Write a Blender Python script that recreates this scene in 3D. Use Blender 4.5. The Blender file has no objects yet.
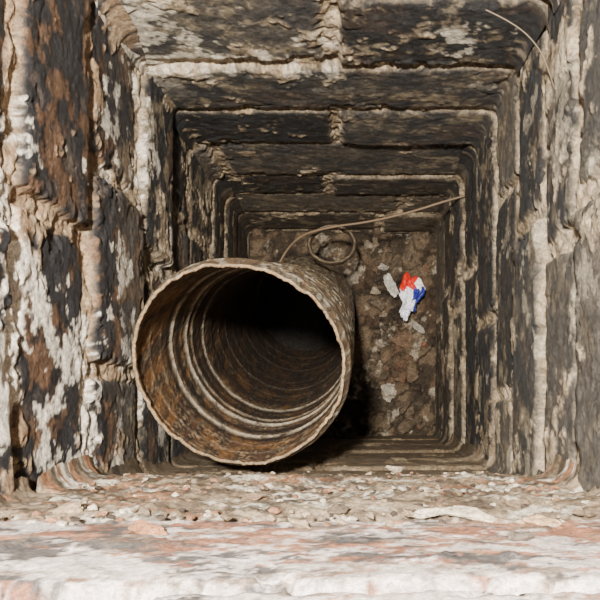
import bpy, math, random
import numpy as np
from mathutils import Vector

CAMZ=1.5; F=780.0; D=1.5; VX,VY=355.0,395.0
def P(px,py,d):
    return Vector(((px-VX)*d/F,(VY-py)*d/F,CAMZ-d))
PX=D/F
XL,XR,YB,YT=-107*PX,80*PX,-42*PX,165*PX

# ---------- numpy noise ----------
def _h(ix,iy,seed):
    n=(ix.astype(np.int64)*374761393+iy.astype(np.int64)*668265263+seed*1274126177)&0xffffffff
    n=((n^(n>>13))*1274126177)&0xffffffff
    n=(n^(n>>16))&0xffffffff
    return n/4294967295.0
def vn(x,y,seed):
    ix=np.floor(x);iy=np.floor(y);fx=x-ix;fy=y-iy
    fx=fx*fx*(3-2*fx);fy=fy*fy*(3-2*fy)
    a=_h(ix,iy,seed);b=_h(ix+1,iy,seed);c=_h(ix,iy+1,seed);d=_h(ix+1,iy+1,seed)
    return (a*(1-fx)+b*fx)*(1-fy)+(c*(1-fx)+d*fx)*fy
def fbm(x,y,sc,seed,o=4,g=.5):
    r=0;a=1;t=0
    for i in range(o):
        ca,sa=math.cos(.6*i+.3),math.sin(.6*i+.3)
        X=(x*ca-y*sa)*sc*2**i+i*17.3;Y=(x*sa+y*ca)*sc*2**i+i*9.1
        r=r+a*vn(X,Y,seed+i*31);t+=a;a*=g
    return r/t
def ss(a,b,x):
    t=np.clip((x-a)/(b-a),0,1);return t*t*(3-2*t)
def mix(a,b,m):
    return a*(1-m[...,None])+b*m[...,None]
def C(r,g,b):
    v=np.array([r,g,b])/255.0
    return np.where(v<=.04045,v/12.92,((v+.055)/1.055)**2.4)

def mesh_obj(name,co,faces,cols=None,gloss=None,mat=None,smooth=True):
    me=bpy.data.meshes.new(name)
    co=np.asarray(co,dtype=np.float32);faces=np.asarray(faces,dtype=np.int32)
    me.vertices.add(len(co));me.vertices.foreach_set('co',co.ravel())
    n=faces.shape[1]
    me.loops.add(faces.size);me.loops.foreach_set('vertex_index',faces.ravel())
    me.polygons.add(len(faces));me.polygons.foreach_set('loop_start',np.arange(0,faces.size,n,dtype=np.int32))
    me.update(calc_edges=True);me.validate()
    me.polygons.foreach_set('use_smooth',[smooth]*len(me.polygons))
    if cols is not None:
        at=me.attributes.new('Col','FLOAT_COLOR','POINT')
        c=np.ones((len(co),4),dtype=np.float32);c[:,:3]=cols
        c[:,3]=1 if gloss is None else gloss
        at.data.foreach_set('color',c.ravel())
    ob=bpy.data.objects.new(name,me);bpy.context.collection.objects.link(ob)
    if mat: me.materials.append(mat)
    return ob

# ---------- material ----------
def grit(name,rough=.85,scale=1.0,bump=.6,spec=.3,metal=0.0,lo=.55,hi=1.45,dist=.004):
    m=bpy.data.materials.new(name);m.use_nodes=True
    nt=m.node_tree;N=nt.nodes;L=nt.links
    b=N['Principled BSDF']
    at=N.new('ShaderNodeAttribute');at.attribute_name='Col'
    tc=N.new('ShaderNodeTexCoord')
    n1=N.new('ShaderNodeTexNoise');n1.inputs['Scale'].default_value=70*scale;n1.inputs['Detail'].default_value=9;n1.inputs['Roughness'].default_value=.8
    n2=N.new('ShaderNodeTexNoise');n2.inputs['Scale'].default_value=330*scale;n2.inputs['Detail'].default_value=6;n2.inputs['Roughness'].default_value=.75
    for n in (n1,n2): L.new(tc.outputs['Object'],n.inputs['Vector'])
    mr=N.new('ShaderNodeMapRange');mr.inputs['From Min'].default_value=.35;mr.inputs['From Max'].default_value=.65
    mr.inputs['To Min'].default_value=lo;mr.inputs['To Max'].default_value=hi
    L.new(n1.outputs['Fac'],mr.inputs['Value'])
    mr2=N.new('ShaderNodeMapRange');mr2.inputs['From Min'].default_value=.35;mr2.inputs['From Max'].default_value=.65
    mr2.inputs['To Min'].default_value=.5;mr2.inputs['To Max'].default_value=1.5
    L.new(n2.outputs['Fac'],mr2.inputs['Value'])
    mu=N.new('ShaderNodeMath');mu.operation='MULTIPLY';L.new(mr.outputs[0],mu.inputs[0]);L.new(mr2.outputs[0],mu.inputs[1])
    vm=N.new('ShaderNodeVectorMath');vm.operation='SCALE'
    L.new(at.outputs['Color'],vm.inputs[0]);L.new(mu.outputs[0],vm.inputs['Scale'])
    L.new(vm.outputs[0],b.inputs['Base Color'])
    ad=N.new('ShaderNodeMath');ad.operation='ADD';L.new(n1.outputs['Fac'],ad.inputs[0])
    h2=N.new('ShaderNodeMath');h2.operation='MULTIPLY';h2.inputs[1].default_value=.5;L.new(n2.outputs['Fac'],h2.inputs[0]);L.new(h2.outputs[0],ad.inputs[1])
    bp=N.new('ShaderNodeBump');bp.inputs['Strength'].default_value=bump;bp.inputs['Distance'].default_value=dist
    L.new(ad.outputs[0],bp.inputs['Height']);L.new(bp.outputs[0],b.inputs['Normal'])
    rr=N.new('ShaderNodeMath');rr.operation='MULTIPLY';rr.inputs[1].default_value=rough;L.new(at.outputs['Alpha'],rr.inputs[0])
    L.new(rr.outputs[0],b.inputs['Roughness'])
    b.inputs['Specular IOR Level'].default_value=spec;b.inputs['Metallic'].default_value=metal
    return m
M_wall=grit('sooty_brick_and_mortar',rough=.9,bump=.85,spec=.35,dist=.004)
M_pipe=grit('rusty_liner',rough=.6,scale=1.2,bump=.5,spec=.45,dist=.0015,lo=.5,hi=1.5)
M_floor=grit('soot_rubble',rough=.95,bump=.9,dist=.007)
M_wrap=grit('printed_foil',rough=.4,bump=.1,lo=.97,hi=1.03)

# ---------- walls ----------
EDG=np.array([.06,.17,.268,.335,.41,.50,.58,.66,.755,.83,.91,1.0,1.1])*D
def make_wall(name,a0,a1,place,joints,seed,style):
    rng=random.Random(seed)
    da=.0018;dz=.0018
    ED=style.get('edges',EDG)
    A=np.arange(a0,a1+da,da);A[-1]=a1
    Z=np.arange(.135,D+.03,dz)
    a,z=np.meshgrid(A,Z)
    wz=z+(fbm(a,z,90,seed+1,4,.6)-.5)*.010+(fbm(a,z,7,seed+2,2)-.5)*.006
    wa=a+(fbm(a,z,90,seed+3,4,.6)-.5)*.010+(fbm(a,z,12,seed+4,2)-.5)*.005
    bh=np.zeros_like(a);tone=np.zeros_like(a);dist=np.full_like(a,1.)
    for i in range(len(ED)-1):
        lo,hi=ED[i],ED[i+1]
        js=sorted(joints.get(i,[a0+(a1-a0)*rng.uniform(.25,.75)]))
        js=[a0-.03]+list(js)+[a1+.03]
        inrow=(wz>=lo)&(wz<hi)
        mwr=rng.uniform(.006,.009)
        for j in range(len(js)-1):
            mk=inrow&(wa>=js[j])&(wa<js[j+1])
            d=np.minimum(np.minimum(wz-lo,hi-wz),np.minimum(wa-js[j],js[j+1]-wa))-mwr
            dist=np.where(mk,d,dist)
            off=rng.uniform(-.004,.004);sl=rng.uniform(-.03,.03);tn=rng.random()
            bh=np.where(mk,off+sl*(wz-lo),bh);tone=np.where(mk,tn,tone)
    br=ss(-.001,.0013,dist)
    smear=fbm(a,z,18,seed+5,6,.65)
    s0=style.get('smear',.60)
    sm=ss(s0,s0+.03,smear)
    brv=br*(1-sm)
    mh=-.007+.015*(fbm(a,z,34,seed+6,5,.6)-.38)
    h=br*(bh+.0014*(fbm(a,z,60,seed+7,5,.6)-.5)-.0025*np.exp(-np.clip(dist,0,1)/.0025))+(1-br)*mh
    h=h+sm*br*(.001+.006*(smear-s0))
    chip=ss(.60,.64,fbm(a,z,34,seed+12,4,.6))*br*np.exp(-np.clip(dist,0,1)/.012)
    h=h-.004*chip
    h=h+.002*(fbm(a,z,7,seed+8,2)-.5)+.0022*(fbm(a,z,150,seed+9,4,.65)-.5)*(1.8-br)
    r=.004+.020*fbm(z*0+seed,z,8,seed+10,3)
    for s in (a-a0,a1-a):
        q=np.clip(r-s,0,None);h=h+np.where(s<r,r-np.sqrt(np.clip(r*r-q*q,0,None)),0)*.95
    if 'extra' in style: h=h+style['extra'](a,z)
    t=z/D
    n1=fbm(a,z,12,seed+20,6,.65);n2=fbm(a,z,45,seed+21,5,.65);n3=fbm(a,z,110,seed+22,4,.7)
    streak=fbm(a,z*2,16,seed+23,6,.7)
    bc=mix(np.broadcast_to(C(40,39,39),a.shape+(3,)),C(84,78,70),ss(.40,.66,n2*.5+tone*.5))
    bc=mix(bc,C(138,124,102),ss(.54,.62,n2*.4+n3*.3+n1*.3)*.65)
    bc=mix(bc,style.get('rust',C(118,88,64)),ss(.55,.66,streak)*style.get('rustamt',.4))
    bc=mix(bc,C(150,134,110),np.exp(-np.clip(dist,0,1)/.0015)*.6)
    mc=mix(np.broadcast_to(C(132,114,90),a.shape+(3,)),C(178,160,134),ss(.42,.62,n2*.6+n1*.4))
    mc=mix(mc,C(84,70,54),ss(.50,.58,n3*.6+streak*.4)*.8)
    col=mix(mc,bc,brv)
    if 'paint' in style: col=style['paint'](a,z,t,col,brv,n1,n2,n3,seed)
    dk=ss(.62,1.0,t)*style.get('deep',.25)
    col=mix(col,C(104,89,68),dk)
    gl=1-.4*brv*ss(.35,.55,n2)
    n_r,n_c=a.shape
    co=np.stack(place(a,z,h),-1).reshape(-1,3)
    idx=np.arange(n_r*n_c).reshape(n_r,n_c)
    f=np.stack([idx[:-1,:-1],idx[1:,:-1],idx[1:,1:],idx[:-1,1:]],-1).reshape(-1,4)
    TH=-.11
    top=np.array(place(A,np.full_like(A,Z[0]),np.full_like(A,TH))).T
    bot=np.array(place(A,np.full_like(A,Z[-1]),np.full_like(A,TH))).T
    b0=len(co);co=np.vstack([co,top,bot]);nc=n_c
    ti=np.arange(nc)+b0;bi=ti+nc
    f2=np.stack([ti[:-1],idx[0,:-1],idx[0,1:],ti[1:]],-1)
    f3=np.stack([bi[:-1],bi[1:],ti[1:],ti[:-1]],-1)[:, ::-1]
    f=np.vstack([f,f2,f3])
    cc=np.vstack([col.reshape(-1,3),np.tile(C(150,130,105),(2*nc,1))])
    gg=np.concatenate([gl.ravel(),np.ones(2*nc)])
    return mesh_obj(name,co,f,cc,gg,M_wall)

def left_paint(a,z,t,col,br,n1,n2,n3,s):
    near=1-ss(.42,.49,t)
    col=mix(col,C(164,134,102),near*(1-br)*.5)
    col=mix(col,C(92,76,64),near*br*.5)
    col=mix(col,C(30,31,35),near*br*ss(.37,.44,n1*.6+n2*.4)*.88)
    col=mix(col,C(132,98,70),ss(.56,.62,n2)*near*.45)
    low=1-ss(.02,.13,a)
    w=fbm(a,z,22,s+40,6,.72)
    wm=ss(.61,.65,w+low*.09)*near
    wm2=ss(.62,.66,w)*.6*(1-ss(.5,.65,t))
    return mix(col,C(228,218,202),np.maximum(wm*.9,wm2))
def front_paint(a,z,t,col,br,n1,n2,n3,s):
    near=1-ss(.40,.435,t+.03*(n2-.5))
    base=mix(np.broadcast_to(C(100,84,66),a.shape+(3,)),C(150,132,108),ss(.42,.58,n2*.5+n3*.5))
    base=mix(base,C(150,96,60),ss(.54,.59,fbm(a*.7,z*2,22,s+41,6,.7))*.6)
    base=mix(base,C(210,200,182),ss(.58,.62,fbm(a*.8,z*1.6,40,s+44,5,.7))*.85)
    base=mix(base,C(54,46,38),ss(.55,.59,fbm(a,z*2,40,s+47,5,.75))*.75)
    leftb=1-ss(-.10,.02,a)
    fc=mix(np.broadcast_to(C(146,128,112),a.shape+(3,)),C(62,62,64),ss(.47,.52,fbm(a*.7,z*2.4,26,s+42,6,.75)+.08*leftb*ss(.18,.20,t))*.85)
    fc=mix(fc,C(168,108,74),ss(.51,.57,fbm(a*.8,z*2,30,s+43,6,.75)+.05*ss(-.05,.06,a))*.65)
    fc=mix(fc,C(216,202,194),ss(.52,.58,fbm(a,z*1.5,34,s+45,6,.78)+.12*(1-ss(.165,.205,t)))*.85)  # white deposit; extra paleness at the near end paints in flash overexposure
    b2=br*(1-ss(.262,.275,t))
    base=mix(base,fc,np.clip(b2+(1-ss(.20,.24,t)),0,1))
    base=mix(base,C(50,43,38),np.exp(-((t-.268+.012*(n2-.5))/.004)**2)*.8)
    col=mix(col,base,near)
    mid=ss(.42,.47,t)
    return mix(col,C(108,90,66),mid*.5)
def back_paint(a,z,t,col,br,n1,n2,n3,s):
    w=fbm(a,z,16,s+40,6,.72)
    left=1-ss(XL+.02,XL+.12,a)
    return mix(col,C(206,195,176),ss(.62,.67,w+.14*left)*.7*(1-ss(.48,.56,t)))
def right_paint(a,z,t,col,br,n1,n2,n3,s):
    col=mix(col,C(170,153,128),ss(.45,.6,n1)*(1-br)*.5)
    near=1-ss(.42,.47,t)
    col=mix(col,C(48,47,47),near*br*ss(.38,.48,n2)*.5)
    w=fbm(a,z,24,s+40,6,.72)
    return mix(col,C(184,172,150),ss(.61,.66,w)*.4*(1-ss(.6,.8,t)))

eL=EDG.copy();eL[2:4]=np.array([.225,.318])*D;eL[4]=.405*D
make_wall('wall_left',YB,YT,lambda a,z,h:(XL+h,a,CAMZ-z),
    {3:[64*PX],4:[10*PX,95*PX],5:[70*PX],6:[20*PX,110*PX],2:[58*PX],1:[100*PX]},11,
    dict(paint=left_paint,rustamt=.3,smear=.65,edges=eL))
eR=EDG.copy();eR[2]=.275*D;eR[3]=.365*D;eR[4]=.43*D
make_wall('wall_right',YB,YT,lambda a,z,h:(XR-h,a,CAMZ-z),
    {3:[60*PX],2:[70*PX],4:[80*PX],5:[0,110*PX]},27,dict(paint=right_paint,smear=.65,rustamt=.1,edges=eR))
make_wall('wall_back',XL,XR,lambda a,z,h:(a,YT-h,CAMZ-z),
    {4:[-11*PX],5:[84*PX],6:[-12*PX],7:[-95*PX],8:[-20*PX],9:[40*PX]},43,dict(paint=back_paint,smear=.66,rustamt=.12))
def ext(a,z):
    t=z/D+.014*(fbm(a,z,30,5,5,.65)-.5)
    return .016*(1-ss(.412,.424,t))+.009*(fbm(a,z,44,77,6,.75)-.5)*(1-ss(.40,.43,t))*ss(.25,.28,t)-.004*np.exp(-((t-.268)/.006)**2)
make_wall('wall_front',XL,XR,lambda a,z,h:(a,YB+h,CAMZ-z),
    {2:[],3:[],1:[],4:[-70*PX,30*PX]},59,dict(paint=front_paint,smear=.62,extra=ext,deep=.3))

# ---------- pipe axis ----------
c0=P(239,366,.667);c1=P(279,338,1.0)
ax=(c1-c0).normalized();Ltot=c0.z/(-ax.z)-.004
def axis(S):
    q=np.clip((S-.25)/.5,0,None)**2
    return [c0.x+ax.x*S-.002*q, c0.y+ax.y*S+.022*q, c0.z+ax.z*S]
ex,ey,_=axis(np.array(Ltot))
# ---------- floor ----------
xs=np.arange(XL-.05,XR+.05,.002);ys=np.arange(YB-.05,YT+.05,.002)
x,y=np.meshgrid(xs,ys)
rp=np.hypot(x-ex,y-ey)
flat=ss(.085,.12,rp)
h=.022*(fbm(x,y,14,301,5,.65)-.5)+.022*ss(.5,.6,fbm(x,y,28,302,4,.6))+.007*fbm(x,y,120,303,4,.65)
h=(h-.02)*flat-.02*(1-flat)
n=fbm(x,y,34,304,6,.65);n_b=fbm(x,y,18,305,5)
col=mix(np.broadcast_to(C(60,50,40),x.shape+(3,)),C(102,86,68),ss(.45,.6,n))
col=mix(col,C(92,70,52),ss(.5,.62,n_b)*.4)
col=mix(col,C(160,148,130),ss(.62,.66,fbm(x,y,36,306,5,.65))*.8)
col=mix(col,C(30,26,23),1-flat)  # floor inside the pipe: shade of the deep pipe painted into the colour
idx=np.arange(x.size).reshape(x.shape)
f=np.stack([idx[:-1,:-1],idx[:-1,1:],idx[1:,1:],idx[1:,:-1]],-1).reshape(-1,4)
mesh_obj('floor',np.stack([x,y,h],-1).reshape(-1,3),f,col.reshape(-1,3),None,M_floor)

# ---------- rubble ----------
import bmesh
from mathutils import noise, Euler
def rocks(name,items,mat,seed,smooth=False,onwall=False):
    rng=random.Random(seed);V=[];Fc=[];Cc=[]
    for (p,s,c) in items:
        bm=bmesh.new();bmesh.ops.create_icosphere(bm,subdivisions=4 if max(s)>.0085 else 2,radius=1)
        ph=[rng.uniform(0,50) for _ in range(3)]
        if onwall: e=Euler([rng.uniform(-.3,.3),rng.uniform(-.6,.6),rng.uniform(-.2,.2)]).to_matrix()
        else: e=Euler([rng.uniform(-.35,.35),rng.uniform(-.35,.35),rng.uniform(0,6.3)]).to_matrix()
        planes=[Vector((rng.gauss(0,1),rng.gauss(0,1),rng.gauss(0,.7))).normalized() for _ in range(8)]
        b=len(V)
        for v in bm.verts:
            q=v.co.copy()
            for pl in planes:
                dd=q.dot(pl)
                if dd>.5: q-=pl*(dd-.5)
            q*=1+.25*noise.noise(q*2.2+Vector(ph))+.15*noise.noise(q*7+Vector(ph))
            q=e@Vector((q.x*s[0],q.y*s[1],q.z*s[2]))
            V.append(tuple(Vector(p)+q));Cc.append(c*(0.8+.4*rng.random()))
        for fa in bm.faces: Fc.append([b+v.index for v in fa.verts])
        bm.free()
    return mesh_obj(name,V,Fc,np.array(Cc),None,mat,smooth)
rng=random.Random(5);items=[]
pal=[C(84,72,58),C(104,90,74),C(122,106,88),C(104,80,62),C(78,68,56),C(108,86,66),C(140,128,108)]
wx,wy=P(410,296,D)[:2]
x_lo=ex+.107
while len(items)<70:
    s=rng.uniform(.003,.012)
    X,Y=rng.uniform(x_lo+s*1.5,XR-.02),rng.uniform(YB+.02,YT-.02)
    if math.hypot(X-wx,Y-wy)>.045+s: items.append(((X,Y,rng.uniform(-.012,.004)),(s*rng.uniform(.9,2.0),s*1.2,s*.7),rng.choice(pal)))
for px,py,s,c in [(389,281,(.036,.017,.010),C(196,190,178)),(385,268,(.016,.010,.01),C(168,160,146)),(389,390,(.026,.018,.010),C(184,174,158)),
                  (402,340,(.026,.022,.012),C(112,90,70)),(389,354,(.016,.026,.012),C(98,80,62)),(412,372,(.02,.022,.012),C(104,86,68)),(404,425,(.024,.014,.012),C(94,80,64)),
                  (425,345,(.008,.008,.008),C(124,82,62)),(405,405,(.018,.012,.012),C(90,76,62)),(418,328,(.014,.009,.006),C(172,164,150))]:
    p=P(px,py,D-.0);items.append(((p.x,p.y,.004),s,c))
rocks('mortar_rubble',items,M_floor,8)

items=[]
for i in range(520):
    d=rng.uniform(.37,.635)
    X=rng.uniform(XL+.02,XR-.02)
    s=rng.uniform(.0008,.0026)
    base=YB+(.019 if d<.62 else .0)
    items.append(((X,base+rng.uniform(-.003,.001),CAMZ-d),(s*1.7,s,s*1.5),rng.choice([C(150,132,108),C(120,100,80),C(196,182,160),C(140,100,74),C(70,58,48)])))
for px,py,w,c in [(470,514,.022,C(206,190,164)),(541,521,.012,C(196,162,122)),(150,528,.011,C(150,104,72)),(430,512,.013,C(190,176,156)),(395,468,.010,C(170,154,134)),(520,536,.009,C(100,88,78)),(340,508,.009,C(90,76,62)),(250,498,.009,C(120,98,76)),(70,506,.011,C(150,130,104)),(300,522,.008,C(160,140,112))]:
    d=abs((YB+.021)*F/(VY-py))
    items.append(((( px-VX)*d/F,YB+.0205,CAMZ-d),(w,.0035,w*.45),c))
rocks('mortar_crumbs',items,M_wall,9,onwall=True)

# ---------- flue pipe ----------
u=Vector((1,0,0))-ax*ax.x;u.normalize();w=ax.cross(u)
R=.0888;NS=440
v=np.concatenate([np.arange(0,.5,.0013),np.arange(.5,Ltot,.005),[Ltot]])
th=np.linspace(0,2*math.pi,NS,endpoint=False)
T,Vv=np.meshgrid(th,v)
cx,cy=np.cos(T)*3,np.sin(T)*3
rngp=random.Random(4)
rings=[(.024,.4,.1),(.060,.4,.15),(.098,.4,.1),(.142,1.,.9),(.186,.4,.1),(.212,1.,1.),(.240,.8,.5),(.305,1,.9)]
s_=.36
while s_<Ltot-.02:
    rings.append((s_,rngp.uniform(.6,1),rngp.uniform(.1,.4)));s_+=rngp.uniform(.050,.065)
wob=Vv+.004*(fbm(cx,Vv*3+cy,.8,399,3)-.5)
ridge=np.zeros_like(Vv);band=np.zeros_like(Vv)
for p_,a_,b_ in rings:
    ridge=ridge+a_*np.exp(-((wob-p_)/.0050)**2)
    band=band+b_*np.exp(-((wob-p_)/(.003+.007*b_))**2)
dark=np.zeros_like(Vv)
for p_,w_ in [(.124,.008),(.168,.012),(.226,.006),(.258,.014),(.288,.010),(.36,.02)]:
    dark=dark+np.exp(-((wob-p_)/w_)**2)
noi=fbm(cx+7,Vv*14+cy*2.1,1.6,401,6,.65)
noi2=fbm(cx*3+7+cy,Vv*60+cy*3,1.5,410,5,.65)
noi3=fbm(cx*9+7,Vv*150+cy*9,1.5,415,4,.65)
noi4=fbm(cx*4+11,Vv*6+cy*4,1.5,418,5,.65)
oval=1+.03*np.cos(2*(T-.5))+.012*np.cos(3*T+1)
rim=.004*(fbm(np.cos(T)*6+20,np.sin(T)*6+20,1.2,420,5,.65)-.5)*np.exp(-Vv/.015)
cut=(.010*(fbm(np.cos(T)*3+30,np.sin(T)*3+30,1.2,430,6,.70)-.5)+.010*np.cos(T-1.2))*np.exp(-Vv/.05)
swage=.0045*ss(.004,.018,Vv)
Ro=R*oval+swage+rim+.0018*ridge+.0014*(noi-.5)+.0006*(noi2-.5)
Ri=Ro-(.0020+.0012*noi3)-.0030*ridge+.0005*(noi2-.5)
def pos(Rr):
    S=Vv+cut;A_=axis(S)
    return np.stack([A_[i]+u[i]*np.cos(T)*Rr+w[i]*np.sin(T)*Rr for i in range(3)],-1)
PO,PI=pos(Ro),pos(Ri)
oc=mix(np.broadcast_to(C(98,78,57),T.shape+(3,)),C(150,132,104),ss(.45,.6,noi))
oc=mix(oc,C(46,36,28),ss(.47,.55,noi2*.4+noi*.3+noi3*.3)*.85)
oc=mix(oc,C(200,190,170),ss(.57,.62,noi2)*.5)
big=fbm(cx+3,Vv*9+cy*1.4,1.1,450,6,.65)
ic=mix(np.broadcast_to(C(72,52,38),T.shape+(3,)),C(104,76,48),ss(.42,.6,big))
ic=mix(ic,C(36,27,21),ss(.45,.54,noi4)*.75)
ic=mix(ic,C(142,98,50),ss(.54,.60,noi)*.4)
ic=mix(ic,C(180,156,122),ss(.55,.60,noi4*.4+noi3*.6)*.35)
ic=mix(ic,C(204,190,166),np.clip(band,0,1)*.75*ss(.32,.52,noi2*.5+noi*.5+.06))
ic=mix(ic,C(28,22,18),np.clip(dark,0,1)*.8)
ic=mix(ic,C(30,24,20),ss(.2,.5,Vv)*.75)  # darker with depth: shade deep in the pipe painted into the liner colour
ic=mix(ic,C(120,98,70),np.exp(-Vv/.003)*.5)
ic=mix(ic,C(30,23,19),np.exp(-((Vv-.009)/.006)**2)*.85*ss(.34,.46,noi4))
oc=mix(oc,C(124,102,74),np.exp(-Vv/.003)*.7)
oc=mix(oc,C(40,32,26),np.exp(-((Vv-.010)/.004)**2)*.7)
nr=len(v)
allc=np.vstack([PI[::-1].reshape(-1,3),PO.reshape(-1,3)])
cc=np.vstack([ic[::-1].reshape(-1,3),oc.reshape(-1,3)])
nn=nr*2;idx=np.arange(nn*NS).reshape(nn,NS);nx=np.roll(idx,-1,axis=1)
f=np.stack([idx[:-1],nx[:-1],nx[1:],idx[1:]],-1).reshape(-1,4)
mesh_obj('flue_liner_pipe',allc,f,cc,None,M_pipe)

# ---------- old collar ring against back wall ----------
cc0=P(332,245,1.24);Rr=.036
Vt=[];Ft=[];Ct=[]
n1,n2=120,16
for i in range(n1):
    a=2*math.pi*i/n1
    for j in range(n2):
        b=2*math.pi*j/n2
        k=1+.25*noise.noise(Vector((math.cos(a)*4,math.sin(a)*4,math.cos(b))))
        rr=Rr+.0035*math.cos(b)*k+.0015*noise.noise(Vector((math.cos(a)*3,math.sin(a)*3,5)))
        Vt.append((cc0.x+rr*math.cos(a),cc0.y+rr*math.sin(a)*.85,cc0.z+.014*math.sin(b)*k-.25*rr*math.sin(a)))
        Ct.append(C(92,78,60)*(0.7+.6*abs(noise.noise(Vector((math.cos(a)*5,math.sin(a)*5,b))))))
for i in range(n1):
    for j in range(n2):
        Ft.append([i*n2+j,((i+1)%n1)*n2+j,((i+1)%n1)*n2+(j+1)%n2,i*n2+(j+1)%n2])
mesh_obj('pipe_collar',Vt,Ft,np.array(Ct),None,M_pipe)

# ---------- wire ----------
def wire(name,pts,r,col):
    cu=bpy.data.curves.new(name,'CURVE');cu.dimensions='3D';cu.bevel_depth=r;cu.bevel_resolution=3
    sp=cu.splines.new('NURBS');sp.points.add(len(pts)-1)
    for i,p in enumerate(pts): sp.points[i].co=(*p,1)
    sp.use_endpoint_u=True;sp.order_u=3;sp.resolution_u=12
    ob=bpy.data.objects.new(name,cu);bpy.context.collection.objects.link(ob)
    m=bpy.data.materials.new(name+'_mat');m.use_nodes=True
    b=m.node_tree.nodes['Principled BSDF'];b.inputs['Roughness'].default_value=.6
    nz=m.node_tree.nodes.new('ShaderNodeTexNoise');nz.inputs['Scale'].default_value=90
    cr=m.node_tree.nodes.new('ShaderNodeValToRGB')
    cr.color_ramp.elements[0].color=(*(col*.5),1);cr.color_ramp.elements[1].color=(*(col*1.3),1)
    m.node_tree.links.new(nz.outputs['Fac'],cr.inputs[0]);m.node_tree.links.new(cr.outputs[0],b.inputs['Base Color'])
    cu.materials.append(m);return ob
wire('rusty_wire',[P(280,262,1.22),P(292,238,1.20),P(328,227,1.18),P(370,222,1.17),P(415,211,1.15),P(445,201,1.14),P(468,195,1.13)],.0018,C(104,84,62))
wire('bent_wire',[P(486,10,.60),P(508,20,.60),P(532,38,.60),P(548,64,.60),P(556,96,.61)],.0006,C(88,74,56))

# ---------- crumpled wrapper ----------
bm=bmesh.new();bmesh.ops.create_icosphere(bm,subdivisions=6,radius=1)
pc=P(410,296,D-.045);V=[];Fc=[];Cc=[]
for q0 in bm.verts:
    q=q0.co
    k=1+.5*noise.noise(q*1.6+Vector((3,1,7)))+.35*abs(noise.noise(q*3.5+Vector((9,2,1))))+.06*noise.noise(q*11)
    yy=q.y
    sx=.017+.004*math.sin(yy*5)
    sk=.005*math.sin(yy*3+1)
    V.append((pc.x+sk+q.x*sx*k,pc.y+yy*.036*k,pc.z+q.z*.018*k))
    s=yy+.18*noise.noise(q*2.5);g=q.x+.35*noise.noise(q*2+Vector((5,5,5)))
    if s>.30: c=C(206,40,24) if (g<.45 or s>.75) else C(236,230,230)
    elif s>-.3: c=C(38,44,130) if g>.0 else C(236,236,242)
    else: c=C(236,236,244) if g<.35 else C(70,78,160)
    Cc.append(c)
for fa in bm.faces: Fc.append([v.index for v in fa.verts])
bm.free()
mesh_obj('crumpled_wrapper',V,Fc,np.array(Cc),None,M_wrap)

# ---------- light / world / camera ----------
ld=bpy.data.lights.new('camera_flash','AREA');ld.shape='DISK';ld.size=.05;ld.energy=54;ld.color=(1,.95,.86)
lo=bpy.data.objects.new('camera_flash',ld);lo.location=(-.06,.10,CAMZ+.28);bpy.context.collection.objects.link(lo)
wd=bpy.data.worlds.new('World');bpy.context.scene.world=wd;wd.use_nodes=True
wd.node_tree.nodes['Background'].inputs[0].default_value=(.98,.96,.95,1);wd.node_tree.nodes['Background'].inputs[1].default_value=.28
cd=bpy.data.cameras.new('cam');cd.sensor_width=36;cd.lens=36*F/600;cd.clip_start=.01
cd.shift_x=-55/600;cd.shift_y=95/600
co=bpy.data.objects.new('cam',cd);co.location=(0,0,CAMZ);bpy.context.collection.objects.link(co)
bpy.context.scene.camera=co
